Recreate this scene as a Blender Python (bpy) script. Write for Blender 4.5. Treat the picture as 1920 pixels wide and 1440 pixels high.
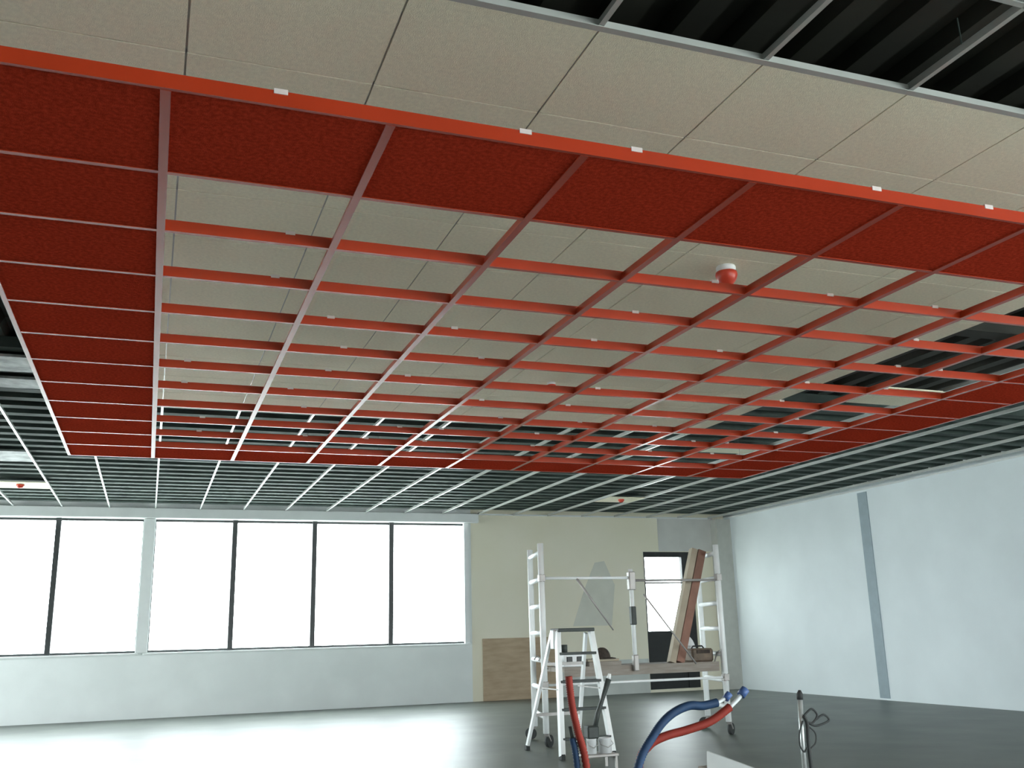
import bpy, math, random
from mathutils import Vector, Matrix
for o in list(bpy.data.objects): bpy.data.objects.remove(o)
S = bpy.context.scene
COL = S.collection

# ------------------------------------------------------------------ camera
cam = bpy.data.cameras.new('camera'); co = bpy.data.objects.new('camera', cam); COL.objects.link(co)
a = Vector((0.93857348, -0.34417381, -0.02498428)); b = Vector((-0.06305296, -0.24222885, 0.96816812)); c = Vector((0.33927002, 0.90712159, 0.24905075))
M = Matrix((a, b, -c)).transposed().to_4x4(); M.translation = (0, 0, 1.1802)
co.matrix_world = M
cam.sensor_width = 36; cam.lens = 36*1805.5/1920; cam.clip_start = 0.05; cam.clip_end = 500
S.camera = co

# ------------------------------------------------------------------ world, exposure
w = bpy.data.worlds.new('world'); S.world = w; w.use_nodes = True
bg = w.node_tree.nodes['Background']; bg.inputs[0].default_value = (0.90, 0.98, 1.0, 1); bg.inputs[1].default_value = 7.0
S.view_settings.view_transform = 'Standard'; S.view_settings.look = 'None'
S.view_settings.gamma = 1; S.view_settings.use_curve_mapping = False
S.view_settings.exposure = 1.22

def portal(name, loc, rot, sx, sy):                 # daylight sampling guide in each opening
    l = bpy.data.lights.new(name, 'AREA'); l.shape = 'RECTANGLE'; l.size = sx; l.size_y = sy
    l.cycles.is_portal = True
    o = bpy.data.objects.new(name, l); COL.objects.link(o); o.location = loc; o.rotation_euler = rot
H = math.pi/2
portal('window_portal', (-0.05, 17.25, 2.06), (-H, 0, 0), 11.0, 2.2)
portal('door_portal', (9.45, 17.25, 1.8), (-H, 0, 0), 0.8, 1.4)
portal('side_window_portal', (11.1, -1.25, 1.75), (0, H, 0), 2.5, 6.5)
portal('left_fill_portal', (-8.3, 13.0, 1.3), (0, -H, 0), 2.3, 7.0)  # for the unseen left opening, added to brighten the far walls
portal('rear_window_portal', (6.5, -6.2, 1.7), (H, 0, 0), 8.0, 2.4)

# ------------------------------------------------------------------ materials
def mat(name, col, rough=0.6, metal=0.0, var=0.0, scale=8.0, bump=0.0, bscale=60.0, spec=0.5, coat=0.0, col2=None, stretch=None):
    m = bpy.data.materials.new(name); m.use_nodes = True
    nt = m.node_tree; N = nt.nodes; L = nt.links; p = N['Principled BSDF']
    p.inputs['Base Color'].default_value = (*col, 1); p.inputs['Roughness'].default_value = rough
    p.inputs['Metallic'].default_value = metal; p.inputs['Specular IOR Level'].default_value = spec
    p.inputs['Coat Weight'].default_value = coat; p.inputs['Coat IOR'].default_value = 1.6; p.inputs['Coat Roughness'].default_value = 0.22
    tc = N.new('ShaderNodeTexCoord'); mp = N.new('ShaderNodeMapping'); L.new(tc.outputs['Object'], mp.inputs[0])
    if stretch: mp.inputs['Scale'].default_value = stretch
    if var or col2:
        n = N.new('ShaderNodeTexNoise'); n.inputs['Scale'].default_value = scale; n.inputs['Detail'].default_value = 6
        L.new(mp.outputs[0], n.inputs['Vector'])
        r = N.new('ShaderNodeValToRGB'); L.new(n.outputs['Fac'], r.inputs[0])
        r.color_ramp.elements[0].position = 0.35; r.color_ramp.elements[1].position = 0.68
        c2 = col2 or tuple(min(1, x*(1+var)) for x in col)
        c1 = col if col2 else tuple(x*(1-var) for x in col)
        r.color_ramp.elements[0].color = (*c1, 1); r.color_ramp.elements[1].color = (*c2, 1)
        L.new(r.outputs[0], p.inputs['Base Color'])
    if bump:
        n = N.new('ShaderNodeTexNoise'); n.inputs['Scale'].default_value = bscale; L.new(mp.outputs[0], n.inputs['Vector'])
        bm = N.new('ShaderNodeBump'); bm.inputs['Strength'].default_value = bump; bm.inputs['Distance'].default_value = 0.01
        L.new(n.outputs['Fac'], bm.inputs['Height']); L.new(bm.outputs[0], p.inputs['Normal'])
    return m
WALL = mat('wall_white', (.84, .88, .87), .8, var=.04, scale=1.5, bump=.05)
WALLR = mat('wall_white_panel', (.80, .87, .89), .7, var=.03, scale=1.2)
BEIGE = mat('wall_beige', (.82, .78, .62), .85, col2=(.86, .82, .68), scale=.9, bump=.08)
GREYP = mat('wall_grey_skim', (.62, .62, .59), .85, var=.06, scale=2)
SKIM = mat('wall_skim_patch', (.6, .63, .6), .85, var=.05, scale=3)
FLOOR = mat('floor_concrete', (.105, .12, .108), .42, col2=(.155, .17, .15), scale=1.3, bump=.10, bscale=9, spec=.28)
FPATCH = mat('floor_stain', (.17, .14, .10), .5, var=.3, scale=6)
TILE = mat('tile_white', (.90, .86, .67), .9, var=.05, scale=55, bump=.25, bscale=220)
REDT = mat('tile_red', (.48, .045, .020), .85, var=.22, scale=60, bump=.3, bscale=220, spec=.0)
REDM = mat('red_gloss_metal', (.46, .042, .011), .38, spec=.15, coat=.7, var=.06, scale=3)
CLIP = mat('clip_white', (.75, .66, .62), .5, var=.05)
WHM = mat('white_metal', (.74, .77, .76), .38, var=.03, scale=4)
GRIDM = mat('grid_painted_steel', (.47, .49, .46), .32, spec=.5, coat=.7, var=.03)
GALV = mat('galvanised', (.075, .10, .09), .75, metal=.0, var=.25, scale=3, spec=.25)
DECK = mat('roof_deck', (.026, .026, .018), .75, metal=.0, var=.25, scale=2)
FOIL = mat('foil', (.34, .37, .36), .6, metal=.1, var=.35, scale=7, bump=.6, bscale=14)
BLACK = mat('black_frame', (.012, .014, .014), .5, var=.2)
DARKF = mat('dark_frame', (.045, .05, .05), .45, var=.1)
ALU = mat('aluminium', (.90, .93, .92), .4, metal=.0, var=.04, scale=6)
ALUD = mat('aluminium_dull', (.42, .40, .38), .5, metal=.3, var=.1)
DTREAD = mat('dark_tread', (.045, .055, .05), .6, var=.15, scale=20)
WOODG = mat('platform_wood', (.25, .215, .18), .75, col2=(.32, .29, .25), scale=5, stretch=(1, 8, 8))
PLY = mat('plywood_brown', (.44, .33, .22), .75, col2=(.54, .42, .29), scale=3, stretch=(1, 1, 5), bump=.05)
CARD = mat('cardboard_beige', (.40, .345, .26), .8, var=.10, scale=5)
CARDR = mat('cardboard_redbrown', (.27, .14, .10), .75, var=.15, scale=6)
BROWN = mat('brown_box', (.16, .12, .085), .7, var=.3, scale=12)
DBROWN = mat('dark_brown', (.045, .032, .024), .8, var=.4, scale=20, bump=.5, bscale=30)
RUB = mat('rubber', (.03, .034, .033), .7, var=.1)
REDP = mat('red_pipe', (.27, .032, .02), .7, var=.1, scale=30, spec=.3)
BLUEP = mat('blue_pipe', (.018, .055, .13), .7, var=.15, scale=30)
PEX = mat('pex_white', (.72, .76, .76), .35, var=.03)
BLUEC = mat('blue_cap', (.06, .12, .30), .5, var=.1)
REDB = mat('red_beacon', (.62, .06, .03), .35, var=.05)
STEEL = mat('post_steel', (.50, .53, .52), .35, metal=.5, var=.15, scale=12)
WHITE = mat('white_plastic', (.78, .80, .80), .5, var=.02)
PBOARD = mat('plasterboard', (.50, .53, .52), .8, var=.03)
STRIPE = mat('grey_joint', (.33, .41, .45), .6, var=.05)
GRND = mat('outside_paving', (.72, .72, .70), .9, var=.05, scale=.4)
GLASS = bpy.data.materials.new('window_glass'); GLASS.use_nodes = True
nt = GLASS.node_tree; nt.nodes.clear()
ou = nt.nodes.new('ShaderNodeOutputMaterial'); mx = nt.nodes.new('ShaderNodeMixShader'); tr = nt.nodes.new('ShaderNodeBsdfTransparent'); gl = nt.nodes.new('ShaderNodeBsdfGlossy')
gl.inputs['Roughness'].default_value = .02; mx.inputs[0].default_value = .06; tr.inputs[0].default_value = (.95, .97, .97, 1)
nt.links.new(tr.outputs[0], mx.inputs[1]); nt.links.new(gl.outputs[0], mx.inputs[2]); nt.links.new(mx.outputs[0], ou.inputs[0])

# ------------------------------------------------------------------ mesh helpers
class MB:
    def __init__(s): s.v = []; s.f = []; s.sm = []
    def add(s, vs, fs, sm=False):
        n = len(s.v); s.v += [tuple(v) for v in vs]; s.f += [[i+n for i in f] for f in fs]; s.sm += [sm]*len(fs); return s
    def box(s, x0, x1, y0, y1, z0, z1, bev=0.0):
        if bev <= 0:
            v = [(x, y, z) for z in (z0, z1) for y in (y0, y1) for x in (x0, x1)]
            return s.add(v, [(0,2,3,1), (4,5,7,6), (0,1,5,4), (2,6,7,3), (0,4,6,2), (1,3,7,5)])
        e = bev; xs = (x0, x1); ys = (y0, y1); zs = (z0, z1); v = []; ix = {}
        for i in (0, 1):
            for j in (0, 1):
                for k in (0, 1):
                    P = (xs[i], ys[j], zs[k]); d = (e*(1-2*i), e*(1-2*j), e*(1-2*k))
                    for ax in range(3):
                        q = [P[t]+(0 if t == ax else d[t]) for t in range(3)]
                        ix[(i, j, k, ax)] = len(v); v.append(q)
        f = []
        for ax in range(3):
            o1, o2 = [t for t in range(3) if t != ax]
            for sd in (0, 1):
                l = []
                for (p, q) in ((0,0), (1,0), (1,1), (0,1)):
                    t = [0, 0, 0]; t[ax] = sd; t[o1] = p; t[o2] = q; l.append(ix[(*t, ax)])
                f.append(l)
            for (p, q) in ((0,0), (1,0), (1,1), (0,1)):
                t = [0, 0, 0]; t[o1] = p; t[o2] = q; u = list(t); u[ax] = 1
                f.append([ix[(*t, o1)], ix[(*u, o1)], ix[(*u, o2)], ix[(*t, o2)]])
        for i in (0, 1):
            for j in (0, 1):
                for k in (0, 1): f.append([ix[(i,j,k,0)], ix[(i,j,k,1)], ix[(i,j,k,2)]])
        return s.add(v, f)
    def tube(s, pts, r, n=10, r2=None):
        pts = [Vector(p) for p in pts]; m = len(pts); base = []; vs = []
        up = None
        for i, p in enumerate(pts):
            t = (pts[min(i+1, m-1)]-pts[max(i-1, 0)]).normalized()
            if up is None: up = Vector((0, 0, 1)) if abs(t.z) < .9 else Vector((1, 0, 0))
            x = t.cross(up).normalized(); y = x.cross(t).normalized(); up = y
            rr = r[i] if isinstance(r, (list, tuple)) else (r if r2 is None else r+(r2-r)*i/(m-1))
            for k in range(n):
                an = 2*math.pi*k/n; vs.append(p+x*math.cos(an)*rr+y*math.sin(an)*rr)
        fs = [[i*n+k, i*n+(k+1) % n, (i+1)*n+(k+1) % n, (i+1)*n+k] for i in range(m-1) for k in range(n)]
        s.add(vs, fs, True); q = len(s.v)-len(vs)
        s.f += [[q+k for k in range(n)][::-1], [q+(m-1)*n+k for k in range(n)]]; s.sm += [False, False]
        return s
    def bar(s, p, q, w, d, up=(0, 1, 0)):       # rectangular bar from p to q; w across, d along 'up'
        p = Vector(p); q = Vector(q); t = (q-p).normalized(); u = Vector(up); u = (u-t*u.dot(t)).normalized(); x = t.cross(u)
        v = [P+x*sx*w/2+u*sy*d/2 for P in (p, q) for sx, sy in ((-1,-1), (1,-1), (1,1), (-1,1))]
        return s.add(v, [(3,2,1,0), (4,5,6,7), (0,1,5,4), (1,2,6,5), (2,3,7,6), (3,0,4,7)])
    def lathe(s, prof, cx, cy, n=24):
        vs = [(cx+r*math.cos(2*math.pi*k/n), cy+r*math.sin(2*math.pi*k/n), z) for r, z in prof for k in range(n)]
        m = len(prof)
        fs = [[i*n+k, i*n+(k+1) % n, (i+1)*n+(k+1) % n, (i+1)*n+k] for i in range(m-1) for k in range(n)]
        return s.add(vs, fs, True)
    def grid(s, fx, nu, nv):
        vs = [fx(i/(nu-1), j/(nv-1)) for j in range(nv) for i in range(nu)]
        return s.add(vs, [[j*nu+i, j*nu+i+1, (j+1)*nu+i+1, (j+1)*nu+i] for j in range(nv-1) for i in range(nu-1)], True)
    def build(s, name, m, parent=None, origin=None, **k):
        me = bpy.data.meshes.new(name)
        O = Vector(origin) if origin else Vector((0, 0, 0))
        P = Vector(parent['_o']) if parent is not None and '_o' in parent else Vector((0, 0, 0))
        base = O if parent is None else P
        me.from_pydata([Vector(v)-base for v in s.v], [], s.f); me.materials.append(m)
        me.polygons.foreach_set('use_smooth', s.sm); me.update()
        import bmesh
        bm = bmesh.new(); bm.from_mesh(me); bmesh.ops.recalc_face_normals(bm, faces=bm.faces); bm.to_mesh(me); bm.free()
        o = bpy.data.objects.new(name, me); COL.objects.link(o)
        if parent is None: o.location = O; o['_o'] = tuple(O)
        else: o.parent = parent; o['_o'] = tuple(P)
        if k: tag(o, **k)
        return o
def tag(o, label=None, cat=None, group=None, kind=None):
    if label: o['label'] = label
    if cat: o['category'] = cat
    if group: o['group'] = group
    if kind: o['kind'] = kind
    return o
def thing(name, loc, label, cat, group=None, kind=None):
    o = bpy.data.objects.new(name, None); COL.objects.link(o); o.location = loc; o['_o'] = tuple(loc); o.empty_display_size = .1
    return tag(o, label, cat, group, kind)
def copy_tree(o, parent=None):
    n = o.copy(); COL.objects.link(n); n.parent = parent
    for ch in list(o.children): copy_tree(ch, n)
    return n
ORD = ['first','second','third','fourth','fifth','sixth','seventh','eighth','ninth','tenth','eleventh','twelfth','thirteenth']

# ------------------------------------------------------------------ dimensions
YW, XR, XL, YB = 17.0, 10.88, -8.0, -6.0
ZU, ZR, ZD = 3.283, 2.806, 3.46          # tile underside, red raft underside, roof deck
T = .25

# ------------------------------------------------------------------ setting
MB().box(XL-T, XR+T, YB-T, YW+T, -.2, 0).build('floor', FLOOR, label='grey concrete floor with a worn sheen', cat='floor', kind='structure')
MB().box(-60, 70, -70, 90, -.45, -.3).build('ground', GRND, label='pale paved ground outside the windows', cat='ground', kind='structure')
def wall_y(mb, y0, y1, x0, x1, z0, z1, holes):   # wall slab in xz with rectangular holes, sorted by x
    x = x0
    for hx0, hx1, hz0, hz1 in holes:
        mb.box(x, hx0, y0, y1, z0, z1)
        if hz0 > z0: mb.box(hx0, hx1, y0, y1, z0, hz0)
        if hz1 < z1: mb.box(hx0, hx1, y0, y1, hz1, z1)
        x = hx1
    mb.box(x, x1, y0, y1, z0, z1)
ZT = 4.2
m = MB(); wall_y(m, YW, YW+T, XL-T, 5.47, 0, ZT, [(-5.54, -.14, 1.0, 3.13), (0.0, 5.42, 1.0, 3.13)])
wf = m.build('wall_back', WALL, label='white back wall below and around the strip windows', cat='wall', kind='structure')
m = MB(); wall_y(m, YW, YW+T, 5.47, XR+T, 0, ZT, [(9.0, 10.1, .05, 2.63)])
m.build('wall_back_beige', BEIGE, label='beige unpainted back wall beside the glazed door', cat='wall', kind='structure')
MB().box(9.35, 10.62, YW-.006, YW-.0005, 2.64, 3.30).build('plaster_patch', GREYP, label='grey skimmed patch on the wall above the door', cat='wall', kind='structure')
MB().box(7.13, 8.99, YW-.006, YW-.0005, .0, .62).build('skirting_patch', SKIM, label='pale grey skimmed strip low on the beige wall left of the door', cat='wall', kind='structure')
m = MB(); m.add([(7.45, YW-.006, 1.25), (8.25, YW-.006, 1.25), (8.35, YW-.006, 2.0), (8.15, YW-.006, 2.45), (7.95, YW-.006, 2.42), (7.7, YW-.006, 1.9)] + [(7.45, YW-.001, 1.25), (8.25, YW-.001, 1.25), (8.35, YW-.001, 2.0), (8.15, YW-.001, 2.45), (7.95, YW-.001, 2.42), (7.7, YW-.001, 1.9)],
      [(0,1,2,3,4,5), (11,10,9,8,7,6), (0,6,7,1), (1,7,8,2), (2,8,9,3), (3,9,10,4), (4,10,11,5), (5,11,6,0)])
m.build('filler_patch', mat('filler', (.68, .68, .60), .85, var=.05, scale=3), label='grey patch of filler on the beige wall behind the scaffold', cat='wall', kind='structure')
m = MB(); m.box(XR, XR+T, YB-T, -4.5, 0, ZT); m.box(XR, XR+T, -4.5, 2, 0, .5); m.box(XR, XR+T, -4.5, 2, 3.0, ZT); m.box(XR, XR+T, 2, YW+T, 0, ZT)
m.build('wall_right', WALLR, label='white panelled right wall', cat='wall', kind='structure')
m = MB(); m.box(XL-T, XL, YB-T, 9.5, 0, ZT); m.box(XL-T, XL, 9.5, 16.5, 0, .15); m.box(XL-T, XL, 9.5, 16.5, 2.45, ZT); m.box(XL-T, XL, 16.5, YW, 0, ZT)  # unseen opening in the far half, added for light from the left
m.build('wall_left', WALL, label='white left wall', cat='wall', kind='structure')
m = MB(); wall_y(m, YB-T, YB, XL, XR, 0, ZT, [(2.5, 10.5, .5, 2.9)])
m.build('wall_front', WALL, label='white wall behind the viewer with wide openings', cat='wall', kind='structure')
# corner column, joint strip, trims
MB().box(10.56, XR, YW-.24, YW, 0, ZU-.02).build('trim_1', mat('corner_column', (.52, .53, .49), .8, var=.04), label='greyish boxed column in the far right corner', cat='column', kind='structure')
MB().box(XR-.012, XR, 12.70, 12.92, .03, ZU-.03).build('trim_2', STRIPE, label='blue-grey vertical joint strip on the right wall', cat='trim', kind='structure')
MB().box(XR-.028, XR, YB, YW-.24, ZU+.004, ZU+.03).build('trim_3', WHM, label='perimeter ceiling angle along the right wall', cat='trim', kind='structure')
m = MB(); m.box(XL, 5.6, YW-.10, YW, 3.135, ZU+.02, .008)
m.build('trim_4', WHM, label='white beam casing running over the strip windows', cat='trim', kind='structure')
MB().box(5.6, 10.56, YW-.028, YW-.006, ZU+.004, ZU+.03).build('trim_5', WHM, label='perimeter ceiling angle above the beige wall', cat='trim', kind='structure')
MB().box(-.165, 0.02, YW-.06, YW+.05, 1.0, 3.13, .006).build('trim_6', mat('column_white', (.8, .83, .82), .6, var=.02), label='pale grey column between the two window bays', cat='column', kind='structure')

def window(n, x0, x1, mull, label):
    t = thing(n, (x0, YW, 1.0), label, 'window', kind='structure')
    m = MB(); f = .035
    m.box(x0, x1, YW+.06, YW+.13, 1.0, 1.0+f); m.box(x0, x1, YW+.06, YW+.13, 3.13-f, 3.13)
    m.box(x0, x0+f, YW+.06, YW+.13, 1.0+f, 3.13-f); m.box(x1-f, x1, YW+.06, YW+.13, 1.0+f, 3.13-f)
    m.build('window_frame', DARKF if n == 'window_2' else DARKF, t)
    for mx_ in mull: MB().box(mx_-.04, mx_+.04, YW+.01, YW+.13, 1.0, 3.13).build('mullion', DARKF, t)
    xs = [x0+f]+list(mull)+[x1-f]
    for p, q in zip(xs[:-1], xs[1:]):
        MB().box(p+.04 if p != xs[0] else p, q-.04 if q != xs[-1] else q, YW+.09, YW+.096, 1.0+f, 3.13-f).build('pane', GLASS, t)
    MB().box(x0-.05, x1+.03, YW-.05, YW+.06, .965, .999, .005).build('window_sill', WHM, t)
    return t
window('window_1', -5.54, -.14, (-4.19, -2.84, -1.44), 'strip window bay left of the pale column')
w2 = window('window_2', 0.0, 5.42, (1.29, 2.63, 3.99), 'strip window bay of four panes right of the pale column')
MB().box(5.335, 5.42, YW-.02, YW+.05, 1.0, 3.13).build('window_lining', WHITE, w2, label='white end lining of the window')

# door with dark frame
d = thing('door_1', (9.0, YW, 0), 'dark framed glazed door beside the far corner', 'door', kind='structure')
m = MB(); m.box(9.0, 9.04, YW+.03, YW+.12, .05, 2.63); m.box(9.86, 10.1, YW+.03, YW+.12, .05, 2.63); m.box(9.04, 9.86, YW+.03, YW+.12, 2.53, 2.63)
m.build('door_frame', BLACK, d)
m = MB(); m.box(9.04, 9.86, YW+.05, YW+.10, .05, .12); m.box(9.04, 9.86, YW+.05, YW+.10, .12, 1.12); m.build('lower_panel', BLACK, d)
MB().box(9.04, 9.86, YW+.07, YW+.076, 1.12, 2.53).build('pane', GLASS, d)
MB().box(9.04, 9.86, YW+.05, YW+.10, 2.02, 2.05).build('glazing_bar', ALUD, d)
MB().tube([(9.80, YW+.03, 1.08), (9.80, YW-.03, 1.08), (9.70, YW-.03, 1.08)], .01).build('door_handle', ALUD, d)

# ------------------------------------------------------------------ roof deck above the grid
ceil = MB()
x = XL; vs = []; fs = []                      # trapezoid ribs running towards the window wall
prof = []
while x < XR:
    prof += [(x, ZD), (x+.12, ZD), (x+.15, ZD+.06), (x+.25, ZD+.06), (x+.28, ZD)]; x += .28
for (px, pz) in prof: vs += [(px, YB, pz), (px, YW, pz)]
for i in range(len(prof)-1): fs.append((2*i, 2*i+2, 2*i+3, 2*i+1))
ceil.add(vs, fs); ceil.box(XL-T, XR+T, YB-T, YW+T, ZD+.07, ZD+.2)
DECKL = mat('deck_lightened', (.10, .125, .115), .75, var=.2, scale=2, spec=.25)  # lighter copy of the deck colour, far end's brightness painted in
ct = ceil.build('ceiling', DECK, label='ribbed metal roof deck above the open ceiling grid', cat='ceiling', kind='structure')
vs2 = []
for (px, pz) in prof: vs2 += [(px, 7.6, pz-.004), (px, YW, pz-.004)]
m = MB().add(vs2+[(v[0], v[1], v[2]+.002) for v in vs2], fs+[tuple(i+len(vs2) for i in f) for f in fs]); m.build('deck_lightened_skin', DECKL, ct)  # lightened skin over the far deck, offsets shade between purlins
y = 7.9
random.seed(4)
while y < 16.9:
    m = MB(); m.box(XL, XR, y, y+.06, ZD-.075, ZD-.001); m.box(XL, XR, y, y+.13, ZD-.085, ZD-.075)
    m.build('purlin', GALV, ct); y += .34
for yy in (-3, 3.0, 5.4):
    m = MB(); m.box(XL, XR, yy, yy+.16, ZD-.012, ZD-.001); m.box(XL, XR, yy+.07, yy+.09, ZD-.11, ZD-.012); m.box(XL, XR, yy, yy+.16, ZD-.12, ZD-.11)
    m.build('roof_beam', DECK, ct)

# foil-faced insulation slabs laid on top of the open grid on the left
def slab(x0, x1, y0, y1, label):
    z = ZU+.0066+.0382
    def f(u, v): return (x0+(x1-x0)*u, y0+(y1-y0)*v, z+.002*math.sin(u*23+v*9)*math.sin(v*17)+.002)
    m = MB().box(x0, x1, y0, y1, z+.004, z+.026, .003); m.grid(f, 40, 12)
    m.build('insulation_slab', FOIL, origin=(x0, y0, z), label=label, cat='insulation', group='foil insulation slabs on the grid', )
slab(-2.82, -.72, 8.02, 8.48, 'shiny foil insulation slab nearest the viewer, on the open grid left of the red band')
slab(-2.82, -.72, 8.72, 9.05, 'shiny narrow foil insulation slab, second from the viewer, on the open grid at far left')
slab(-2.82, -1.42, 9.35, 9.95, 'crinkled foil insulation slab, third from the viewer, on the open grid at far left')
slab(-2.82, -1.42, 12.2, 12.9, 'foil insulation slab nearest the windows, on the open grid at far left')

# ------------------------------------------------------------------ white ceiling grid
TB = ZU+.0066
grid = thing('ceiling_grid', (0, 5, TB), 'white suspended ceiling grid of long runners under the roof deck', 'ceiling grid', kind='structure')
def tee(mb, x0, x1, y0, y1, z, axis, fl=.024, hh=.038):
    if axis == 'y': mb.box(x0-fl/2, x0+fl/2, y0, y1, z, z+.003); mb.box(x0-.0015, x0+.0015, y0, y1, z+.003, z+hh)
    else: mb.box(x0, x1, y0-fl/2, y0+fl/2, z, z+.003); mb.box(x0, x1, y0-.0015, y0+.0015, z+.003, z+hh)
for k in range(-4, 16):
    X = .7*k
    m = MB(); tee(m, X, 0, YB, YW-.11 if X < 5.6 else YW-.03, TB, 'y', .022); m.build('main_runner', GRIDM, grid)
ROW = .595; Y0 = 2.75; NR = 11
m = MB(); tee(m, -2.8, XR-.03, 2.155, 0, TB-.0, 'x'); m.build('cross_tee', GRIDM, grid)
for j in range(NR+1):
    m = MB(); yy = Y0+ROW*j-(.012 if j == 0 else 0)
    tee(m, -1.4 if j <= 4 else -.7, 5.6 if j else 7.7, yy, 0, TB if j else ZU-.0005, 'x', .024 if j else .03); m.build('cross_tee', GRIDM, grid)
for k in range(-3, 15):
    for yy in (2.45, 6.0, 13.5):
        if (k+int(yy)) % 2 == 0: MB().tube([(.7*k, yy, TB+.036), (.7*k+.02, yy+.02, ZD-.001)], .0035, 6).build('hanger_wire', GALV, grid)

# tiles: flat panels whose rims close against the runners
def tile_mesh():
    m = MB(); g = .004
    m.box(g, .7-g, g, ROW-g, 0, .0064); m.box(.02, .68, .018, ROW-.018, .0064, .018)
    return m
proto = None; cnt = 0
colname = {}
for j in range(NR):
    ks = list(range(-2, 11)) if j == 0 else (list(range(-2, 8)) if j <= 3 else list(range(-1, 8)))
    if j == 7: ks = ks+[9]
    for n, k in enumerate(ks):
        if proto is None: o = proto = tile_mesh().build('acoustic_tile', TILE)
        else: o = proto.copy(); COL.objects.link(o)
        o.location = (.7*k, Y0+ROW*j, ZU); 
        rw = 'row along the open dark strip' if j == 0 else ('last row, nearest the windows' if j == NR-1 else ORD[j]+' row from the open dark strip')
        tag(o, 'white ceiling tile, %s, %s from its left end' % (rw, ORD[n]) if k != 9 or j == 0 else 'lone white ceiling tile beyond the right ends of the tiled rows', 'ceiling tile', 'white mineral ceiling tiles', 'thing')

# ------------------------------------------------------------------ red raft
RX0, RD, RY0 = -.0516, .5392, 2.8424
NEAR, FAR = RY0-.0317, RY0+12*RD
def rx(i): return RX0+.7*i
def ry(j): return NEAR if j == 0 else RY0+j*RD
raft = thing('red_raft_frame', (rx(4), ry(6), ZR), 'red suspended ceiling frame of open squares hung below the white tiles', 'ceiling frame')
HF = .052
MB().box(rx(-1)-.012, rx(9)+.012, NEAR-.014, NEAR, ZR, ZR+HF).build('fascia', REDM, raft)
MB().box(rx(-1)-.012, rx(9)+.012, FAR, FAR+.014, ZR, ZR+HF).build('fascia', REDM, raft)
MB().box(rx(-1)-.014, rx(-1), NEAR, FAR, ZR, ZR+HF).build('fascia', REDM, raft)
MB().box(rx(9), rx(9)+.014, NEAR, FAR, ZR, ZR+HF).build('fascia', REDM, raft)
for i in range(-1, 10):
    m = MB(); X = rx(i); hw = .016 if 0 <= i <= 8 else .011
    m.box(X-hw, X+hw, NEAR, FAR, ZR-.001, ZR+.003); m.box(X-.004, X+.004, NEAR, FAR, ZR+.003, ZR+.043)
    m.build('main_runner', REDM, raft)
for j in range(1, 12):
    m = MB(); Y = ry(j)
    m.box(rx(-1), rx(9), Y-.011, Y+.011, ZR, ZR+.003); m.box(rx(-1), rx(9), Y-.004, Y+.004, ZR+.003, ZR+.052)
    m.build('cross_rail', REDM, raft)
random.seed(11)
for j in range(2, 11):                         # pale clips pressed over the rails
    for i in range(0, 8):
        if random.random() < .62:
            X = rx(i)+random.choice((.18, .35, .52)); Y = ry(j)
            MB().box(X-.02, X+.02, Y-.008, Y+.006, ZR+.045, ZR+.060).build('clip', CLIP, raft, label='small pale clip')
for X in (.29, 1.12, 1.55, 2.62, 3.2, 3.62, 4.1, 4.5, 4.8):
    MB().box(X-.022, X+.022, NEAR-.017, NEAR+.003, ZR+.040, ZR+.058).build('clip', CLIP, raft, label='small pale clip')
for i in range(-1, 10):
    for j in (12,):
        Y = FAR+.004
        MB().tube([(rx(i), Y, ZR+.04), (rx(i), Y, ZD-.001)], .0016, 6).build('hanger_rod', DARKF, raft)
def rtile(i, j, label):
    y0 = ry(j)+.005; y1 = ry(j+1)-.005; x0 = rx(i)+.005; x1 = rx(i+1)-.005
    key = 'edge' if j == 0 else 'std'
    if key not in RT:
        o = MB().box(x0, x1, y0, y1, ZR+.0032, ZR+.018, .002).build('red_acoustic_tile', REDT, origin=(x0, y0, ZR+.0032)); RT[key] = o
    else:
        o = RT[key].copy(); COL.objects.link(o); o.location = (x0, y0, ZR+.0032)
    tag(o, label, 'ceiling tile', 'red border tiles of the raft', 'thing')
RT = {}
for n, i in enumerate(range(-1, 9)):
    rtile(i, 0, 'red ceiling tile in the band nearest the viewer, %s from left' % ORD[n])
    rtile(i, 11, 'red ceiling tile in the band nearest the windows, %s from left' % ORD[n])
for j in range(1, 11):
    rtile(-1, j, 'red ceiling tile in the left band, %s behind the near left corner tile' % ORD[j-1])
    rtile(8, j, 'red ceiling tile in the right band, %s behind the near right corner tile' % ORD[j-1])

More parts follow.
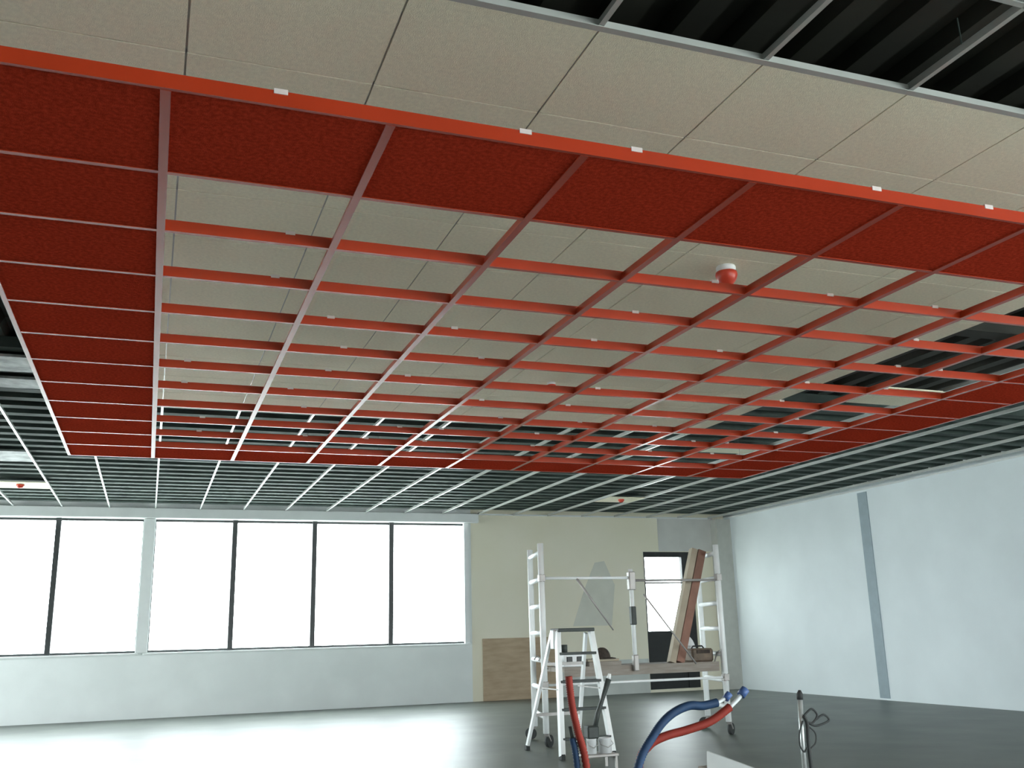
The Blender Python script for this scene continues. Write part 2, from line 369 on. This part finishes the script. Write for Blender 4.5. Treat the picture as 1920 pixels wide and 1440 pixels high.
# ------------------------------------------------------------------ fire beacons / detectors
def beacon(x, y, z, s, label):
    o = thing('fire_beacon', (x, y, z), label, 'fire alarm', 'red fire beacons on the tiles')
    MB().lathe([(0, z), (.058*s, z), (.062*s, z-.01*s), (.060*s, z-.036*s), (.054*s, z-.040*s), (0, z-.040*s)], x, y).build('base', WHITE, o, label='white base')
    MB().lathe([(0, z-.040*s), (.066*s, z-.040*s), (.070*s, z-.06*s), (.060*s, z-.090*s), (.034*s, z-.125*s), (.016*s, z-.132*s), (0, z-.133*s)], x, y).build('dome', REDB, o)
beacon(3.14, 4.66, ZU, .95, 'red fire beacon on white base, larger one nearer the viewer')
beacon(3.18, 7.52, ZU, .6, 'small red fire beacon with pale base, beyond the larger one')
def loose(x, y, label, lab2):
    o = MB().box(x+.006, x+.694, y, y+.58, TB+.0032, TB+.018, .002).build('acoustic_tile', TILE, origin=(x+.006, y, TB+.0032), label=label, cat='ceiling tile', kind='thing')
    t = thing('smoke_detector', (x+.35, y+.2, TB+.0032), lab2, 'smoke detector', 'red smoke detectors near the windows')
    z = TB+.0032
    MB().lathe([(0, z), (.05, z), (.052, z-.02), (.03, z-.05), (0, z-.052)], x+.35, y+.2).build('housing', REDB, t)
loose(7.0, 14.35, 'single white ceiling tile in the bare grid in front of the beige wall', 'red detector under the single tile in front of the beige wall')
loose(-2.1, 14.35, 'single white ceiling tile in the bare grid above the left window', 'red detector under the single tile above the left window')
MB().box(6.30+.02, 6.30+.68, 9.75, 10.30, TB+.0032, TB+.018, .002).build('acoustic_tile', TILE, origin=(6.32, 9.75, TB+.0032), label='single white ceiling tile in the bare grid just past the far right raft corner', cat='ceiling tile', kind='thing')

# ------------------------------------------------------------------ plywood sheet on the wall
MB().box(5.66, 7.12, YW-.03, YW-.012, .0, 1.07, .002).build('plywood_sheet', PLY, origin=(5.66, YW-.03, 0), label='brown plywood sheet standing against the back wall behind the scaffold', cat='board')

# ------------------------------------------------------------------ folding scaffold
sc = thing('scaffold_tower', (5.1, 10.3, 0), 'white aluminium folding scaffold tower on castors near the door', 'scaffold')
NL, FL_, NRt, FRt = Vector((3.985, 9.90, 0)), Vector((4.18, 10.72, 0)), Vector((6.20, 9.90, 0)), Vector((6.43, 10.72, 0))
rungz = [.30+.286*k for k in range(7)]
def up(p, z): return Vector((p.x, p.y, z))
for (n, f) in ((NL, FL_), (NRt, FRt)):
    m = MB(); m.tube([up(n, .14), up(n, 2.11)], .033, 12); m.tube([up(f, .14), up(f, 2.11)], .033, 12)
    ef = m.build('end_frame', ALU, sc)
    for z in rungz: MB().tube([up(n, z), up(f, z)], .026, 10).build('rung', ALU, ef)
    for z in (1.735, .62):
        MB().box(n.x-.035, n.x+.035, n.y-.035, n.y+.035, z-.04, z+.04, .006).build('clamp', ALUD, ef, label='dull grey clamp')
    for p, ang in ((n, .6), (f, 2.4)):
        dx, dy = math.cos(ang)*.05, math.sin(ang)*.05
        m = MB(); m.tube([(p.x, p.y, .2), (p.x, p.y, .13)], .02, 10)
        m.bar((p.x, p.y, .14), (p.x+dx, p.y+dy, .06), .055, .012, (dx, dy, 0)); cs = m.build('castor', ALUD, sc)
        ax = Vector((-dy, dx, 0)).normalized(); cc = Vector((p.x+dx, p.y+dy, .062))
        MB().tube([cc-ax*.018, cc+ax*.018], .062, 20).build('wheel', RUB, cs, label='black rubber castor wheel')
hx = Vector((5.07, 9.90, 0))
MB().tube([up(hx, .74), up(hx, 1.83)], .024, 10).build('hinge_post', ALU, sc)
MB().box(hx.x-.04, hx.x+.04, hx.y-.04, hx.y+.03, 1.60, 1.80, .008).build('hinge_bracket', ALUD, sc)
MB().box(hx.x-.03, hx.x+.03, hx.y-.035, hx.y+.03, 1.22, 1.42, .008).build('hinge_grip', DTREAD, sc, label='dark grip on the centre post')
MB().box(hx.x-.03, hx.x+.03, hx.y-.035, hx.y+.03, .73, .90, .008).build('hinge_bracket', ALUD, sc)
MB().tube([up(NL, 1.735), up(hx, 1.735)], .016, 10).build('rail', ALU, sc)
MB().tube([up(hx, 1.705), up(NRt, 1.705)], .014, 10).build('rail', ALUD, sc)
MB().tube([up(NL, .62), up(hx, .62), up(NRt, .62)], .014, 10).build('rail', ALU, sc)
MB().tube([(4.40, 9.90, 1.735), (4.82, 9.90, 1.17)], [.016, .008], 8).build('brace', ALUD, sc)
MB().tube([(5.22, 9.90, 1.55), (5.85, 9.93, .78)], .010, 8).build('brace', ALUD, sc)
PT = .79
m = MB()
for k in range(3): m.box(4.23, 6.15, 9.945+k*.185, 9.945+k*.185+.18, PT-.05, PT, .004)
m2 = m.build('scaffold_platform', WOODG, origin=(5.1, 10.2, PT-.05), label='grey-brown timber platform laid across the scaffold', cat='platform')
MB().box(4.23, 6.15, 9.932, 9.9448, PT-.10, PT+.004).build('edge_rail', WOODG, m2)

for sx, xa, xb in ((-1, 4.23, None), (1, 6.15, None)):
    for yy in (10.05, 10.40):
        t_ = (yy-9.90)/.82; xr_ = (NL.lerp(FL_, t_) if sx < 0 else NRt.lerp(FRt, t_)).x
        MB().tube([(xa-sx*.03, yy, PT-.02), (xa+sx*.012, yy, PT-.02), (xr_-sx*.04, yy, .872+.012), (xr_, yy, .872+.038), (xr_+sx*.036, yy, .872)], .009, 8).build('hook', ALUD, m2)

# things on the platform
def lean(name, p, q, w_, d_, mt, label, cat):
    MB().bar(p, q, w_, d_, (.2, 1, .2)).build(name, mt, origin=p, label=label, cat=cat, group='long cartons leaning on the scaffold')
lean('long_carton', (5.60, 10.05, PT+.005), (6.075, 10.19, 2.08), .075, .09, CARD, 'beige long carton leaning steeply on the scaffold platform, left of two', 'carton')
lean('long_carton', (5.70, 10.05, PT+.005), (6.175, 10.19, 2.06), .095, .09, CARDR, 'red-brown long carton leaning beside the beige one on the scaffold', 'carton')
m = MB().box(5.86, 6.145, 10.02, 10.24, PT+.001, PT+.15, .02); tb = m.build('tool_box', BROWN, origin=(6.16, 10.13, PT), label='low brown tool box at the right end of the scaffold platform', cat='tool box')
MB().tube([(5.92, 10.13, PT+.15), (5.94, 10.13, PT+.175), (6.06, 10.13, PT+.175), (6.08, 10.13, PT+.15)], .009, 8).build('handle', BLACK, tb)
MB().box(5.92, 6.09, 10.011, 10.019, PT+.095, PT+.135).build('latch', DBROWN, tb)
def lump(name, cx, cy, z, rx_, ry_, h, mt, seed, **k):
    random.seed(seed); ph = [random.random()*6 for _ in range(4)]
    def f(u, v):
        an = 2*math.pi*u; t = v*math.pi/2
        r = math.cos(t)*(1+.13*math.sin(3*an+ph[0])+.08*math.sin(5*an+ph[1])); 
        return (cx+rx_*r*math.cos(an), cy+ry_*r*math.sin(an), z+h*math.sin(t)*(1+.12*math.sin(4*an+ph[2])*math.cos(t)))
    m = MB().grid(f, 33, 12); m.add([f(i/32, 0) for i in range(32)], [list(range(32))])
    return m.build(name, mt, origin=(cx, cy, z), **k)
lump('white_sack', 5.98, 10.36, PT+.001, .12, .105, .29, WHITE, 3, label='white sack slumped behind the tool box on the platform', cat='sack')
# trestle board with work bag at mid platform
MB().box(4.54, 4.93, 9.96, 10.28, PT+.001, PT+.05, .004).build('timber_offcut', WOODG, origin=(4.7, 10.1, PT), label='thick timber offcut lying on the platform beside the stepladder', cat='timber')
MB().box(4.52, 4.90, 9.95, 10.26, PT+.051, PT+.075, .004).build('board_offcut', CARD, origin=(4.65, 10.1, PT+.05), label='pale board on top of the timber offcut', cat='board')
bg_ = lump('work_cap', 4.74, 10.06, PT+.075, .10, .10, .12, DBROWN, 8, label='dark brown rumpled cap on the pale board', cat='cap')
MB().lathe([(.10, PT+.0755), (.135, PT+.0755), (.135, PT+.083), (.095, PT+.09)], 4.755, 10.04).build('brim', DBROWN, bg_)
sb = MB().box(4.27, 4.51, 10.02, 10.22, PT+.001, PT+.14, .008).build('socket_box', WHITE, origin=(4.3, 10.1, PT), label='white box with two square black sockets on the platform behind the stepladder', cat='box')
for X in (4.30, 4.42): MB().box(X, X+.065, 10.008, 10.0195, PT+.04, PT+.11, .004).build('socket', BLACK, sb, label='square black socket')

# ------------------------------------------------------------------ stepladder
st = thing('stepladder', (4.03, 9.3, 0), 'white stepladder with dark treads standing in front of the scaffold', 'stepladder')
fb0, fb1, ft0, ft1 = Vector((3.745, 8.92, 0)), Vector((4.275, 8.92, 0)), Vector((3.885, 9.26, 1.17)), Vector((4.255, 9.26, 1.17))
rb0, rb1, rt0, rt1 = Vector((3.73, 9.80, 0)), Vector((4.30, 9.80, 0)), Vector((3.86, 9.36, 1.15)), Vector((4.24, 9.36, 1.15))
for p, q in ((fb0, ft0), (fb1, ft1)):
    lg = MB().bar(p+Vector((0, 0, .03)), q, .045, .06).build('front_stile', ALU, st)
    MB().box(p.x-.02, p.x+.02, p.y-.035, p.y+.035, 0, .05, .004).build('foot', RUB, lg, label='black rubber foot')
for p, q in ((rb0, rt0), (rb1, rt1)):
    lg = MB().bar(p+Vector((0, 0, .03)), q, .028, .045).build('rear_stile', ALU, st)
    MB().box(p.x-.02, p.x+.02, p.y-.03, p.y+.03, 0, .05, .004).build('foot', RUB, lg, label='black rubber foot')
for z in (.175, .436, .691, .954):
    t = z/1.17; p = fb0.lerp(ft0, t); q = fb1.lerp(ft1, t)
    MB().box(p.x, q.x, p.y-.04, p.y+.05, z-.013, z+.013, .003).build('tread', DTREAD, st, label='dark grey tread')
for z in (.35, .85):
    t = z/1.15; p = rb0.lerp(rt0, t); q = rb1.lerp(rt1, t); MB().bar(p, q, .02, .03, (0, 0, 1)).build('rear_brace', ALUD, st)
MB().box(3.87, 4.27, 9.20, 9.42, 1.165, 1.20, .006).build('top_cap', DTREAD, st, label='dark top step')
MB().box(3.84, 3.90, 9.27, 9.36, 1.00, 1.185, .006).build('side_bracket', ALU, st)
for X in (3.80, 4.24): MB().bar((X, 9.08, .62), (X, 9.60, .62), .012, .012, (0, 0, 1)).build('spreader', ALUD, st)
# little dark pot on the upper tread
pz = .9685; m = MB().lathe([(0, pz), (.030, pz), (.032, pz+.07), (.028, pz+.072), (0, pz+.065)], 3.93, 9.21)
m.build('paint_pot', DTREAD, origin=(3.93, 9.21, pz), label='small dark pot standing on the top tread of the stepladder', cat='pot')

# ------------------------------------------------------------------ low stand with tins in front of the stepladder
ws = thing('low_work_stand', (3.78, 8.2, 0), 'low grey work stand in front of the stepladder', 'stand')
MB().box(3.62, 3.94, 8.10, 8.34, .105, .128, .004).build('stand_top', ALUD, ws)
for X in (3.64, 3.92):
    for Y in (8.12, 8.32): MB().bar((X, Y, 0), (X, Y, .105), .018, .018).build('leg', ALUD, ws)
def tin(x, r, h, label):
    z = .128; o = MB().lathe([(0, z), (r, z), (r, z+h-.008), (r+.003, z+h-.006), (r+.003, z+h), (r-.006, z+h), (r-.006, z+h-.01), (0, z+h-.01)], x, 8.2).build('paint_tin', WHITE, origin=(x, 8.2, z), label=label, cat='paint tin', group='white tins on the low stand')
    MB().tube([(x-r, 8.2, z+h-.02), (x-r-.004, 8.16, z+h-.05), (x, 8.2-r-.012, z+h-.075), (x+r+.004, 8.16, z+h-.05), (x+r, 8.2, z+h-.02)], .003, 6).build('handle', ALUD, o)
tin(3.725, .043, .125, 'smaller white tin on the low stand, left one with dark case on top')
tin(3.855, .058, .125, 'wider white tin on the low stand, right one')
dc = MB().box(3.675, 3.785, 8.15, 8.25, .2535, .36, .012).build('tool_case', DTREAD, origin=(3.73, 8.2, .2535), label='dark grey square case on the left white tin', cat='case')
MB().tube([(3.77, 8.2, .355), (3.80, 8.21, .45), (3.86, 8.215, .58), (3.93, 8.22, .745)], [.022, .022, .018, .026], 10).build('hose_handle', DTREAD, dc)
MB().tube([(3.93, 8.22, .745), (3.945, 8.222, .79)], [.020, .014], 10).build('nozzle', ALU, dc, label='pale nozzle end')

# ------------------------------------------------------------------ pipe stubs near the viewer
def smooth(P, n=10):
    P = [Vector(p) for p in P]; out = []
    for i in range(len(P)-1):
        p0 = P[max(i-1, 0)]; p1 = P[i]; p2 = P[i+1]; p3 = P[min(i+2, len(P)-1)]
        for k in range(n):
            t = k/n
            out.append(.5*((2*p1)+(-p0+p2)*t+(2*p0-5*p1+4*p2-p3)*t*t+(-p0+3*p1-3*p2+p3)*t**3))
    out.append(P[-1]); return out
def corr(P, r, n=28, amp=.0013):      # corrugated sleeve
    pts = smooth(P, n); return pts, [r+(amp if i % 2 else -amp) for i in range(len(pts))]
def pipe(name, P, r, mt, label, n=28):
    p, rr = corr(P, r, n); return MB().tube(p, rr, 12).build(name, mt, origin=P[0], label=label, cat='pipe', group='sleeved heating pipes rising from the floor')
o = pipe('red_pipe', [(1.47, 3.17, 0), (1.462, 3.18, .35), (1.432, 3.2, .725), (1.404, 3.2, .847), (1.386, 3.2, .934), (1.378, 3.2, 1.026)], .0125, REDP, 'red sleeved pipe standing nearly upright in front of the stepladder')
o = pipe('blue_pipe', [(1.445, 3.24, 0), (1.43, 3.235, .4), (1.406, 3.22, .727), (1.392, 3.22, .822)], .011, BLUEP, 'short blue sleeved pipe just left of the upright red one')
MB().tube([(1.392, 3.22, .82), (1.384, 3.22, .86)], .006, 8).build('pipe_end', DTREAD, o)
ob = pipe('blue_pipe', [(1.52, 3.2, 0), (1.55, 3.2, .40), (1.622, 3.2, .70), (1.692, 3.2, .812), (1.761, 3.2, .876), (1.839, 3.2, .906), (1.90, 3.2, .904), (1.961, 3.2, .912)], .0145, BLUEP, 'blue sleeved pipe arching up to the right, above the red one')
MB().tube(smooth([(1.961, 3.2, .912), (1.985, 3.2, .921), (2.004, 3.2, .932)], 6), .007, 8).build('pipe_core', PEX, ob, label='pale pipe core')
MB().tube([(1.996, 3.2, .922), (2.016, 3.2, .941)], .0125, 12).build('end_cap', BLUEC, ob, label='blue end cap')
orr = pipe('red_pipe', [(1.72, 3.3, 0), (1.66, 3.3, .4), (1.665, 3.27, .70), (1.70, 3.25, .775), (1.765, 3.25, .803), (1.86, 3.25, .820), (1.96, 3.25, .845), (2.045, 3.25, .890)], .0145, REDP, 'red sleeved pipe bending right, below the arching blue one')
MB().tube(smooth([(2.045, 3.25, .890), (2.08, 3.25, .915), (2.105, 3.25, .938)], 6), .0085, 8).build('pipe_core', PEX, orr, label='pale pipe core')
MB().tube([(2.095, 3.25, .928), (2.118, 3.25, .950)], .016, 12).build('end_cap', BLUEC, orr, label='blue end cap')

# ------------------------------------------------------------------ post with cables on the right
ps = thing('floor_post', (4.07, 5.6, 0), 'grey metal floor post with black cables knotted round it', 'post')
MB().tube([(4.045, 5.6, 0), (4.05, 5.6, .45), (4.06, 5.6, .70)], .017, 12).build('pole', STEEL, ps)
MB().lathe([(0, 0), (.07, 0), (.07, .008), (.02, .012)], 4.045, 5.6).build('base_plate', STEEL, ps)
MB().tube([(4.06, 5.6, .70), (4.062, 5.6, .735), (4.064, 5.6, .76)], [.020, .021, .008], 12).build('cap', RUB, ps, label='black cap')
def cable(P, r=.007): MB().tube(smooth(P, 8), r, 8).build('cable', RUB, ps, label='black cable')
cable([(4.085, 5.57, 0), (4.08, 5.575, .25), (4.075, 5.575, .42), (4.08, 5.575, .55), (4.06, 5.575, .60)], .012)
cable([(4.06, 5.575, .60), (4.12, 5.57, .64), (4.16, 5.57, .60), (4.12, 5.57, .555), (4.08, 5.57, .56)])
cable([(4.08, 5.575, .56), (4.14, 5.57, .535), (4.22, 5.57, .55), (4.25, 5.57, .57), (4.21, 5.57, .60), (4.15, 5.57, .575)])
cable([(4.05, 5.575, .57), (4.015, 5.575, .50), (4.01, 5.575, .42), (4.04, 5.575, .38), (4.075, 5.575, .42)], .005)
cable([(4.08, 5.575, .54), (4.135, 5.575, .49), (4.13, 5.575, .43), (4.09, 5.575, .40)], .005)

# ------------------------------------------------------------------ white board stack by the lower edge
A_ = Vector((3.866, 6.50, .305)); tl = Vector((0, .10, 0))
front = [Vector((3.80, 6.42, 0)), Vector((4.62, 6.30, 0)), Vector((4.62, 6.30, .012)), A_]
m = MB(); n_ = Vector((.02, .02, .0)); back = [p+n_ for p in front]
m.add(front+back, [(0,1,2,3), (7,6,5,4), (0,4,5,1), (1,5,6,2), (2,6,7,3), (3,7,4,0)])
m.build('plasterboard_offcut', PBOARD, origin=(4.1, 6.4, 0), label='pale corner of a white board offcut propped at the lower edge of the photo', cat='board')
MB().box(3.90, 4.05, 6.545, 6.70, 0, .18, .004).build('timber_block', WOODG, origin=(4.0, 6.65, 0), label='timber block behind the white board offcut', cat='timber')

# remove helper keys
for o in bpy.data.objects:
    if '_o' in o: del o['_o']
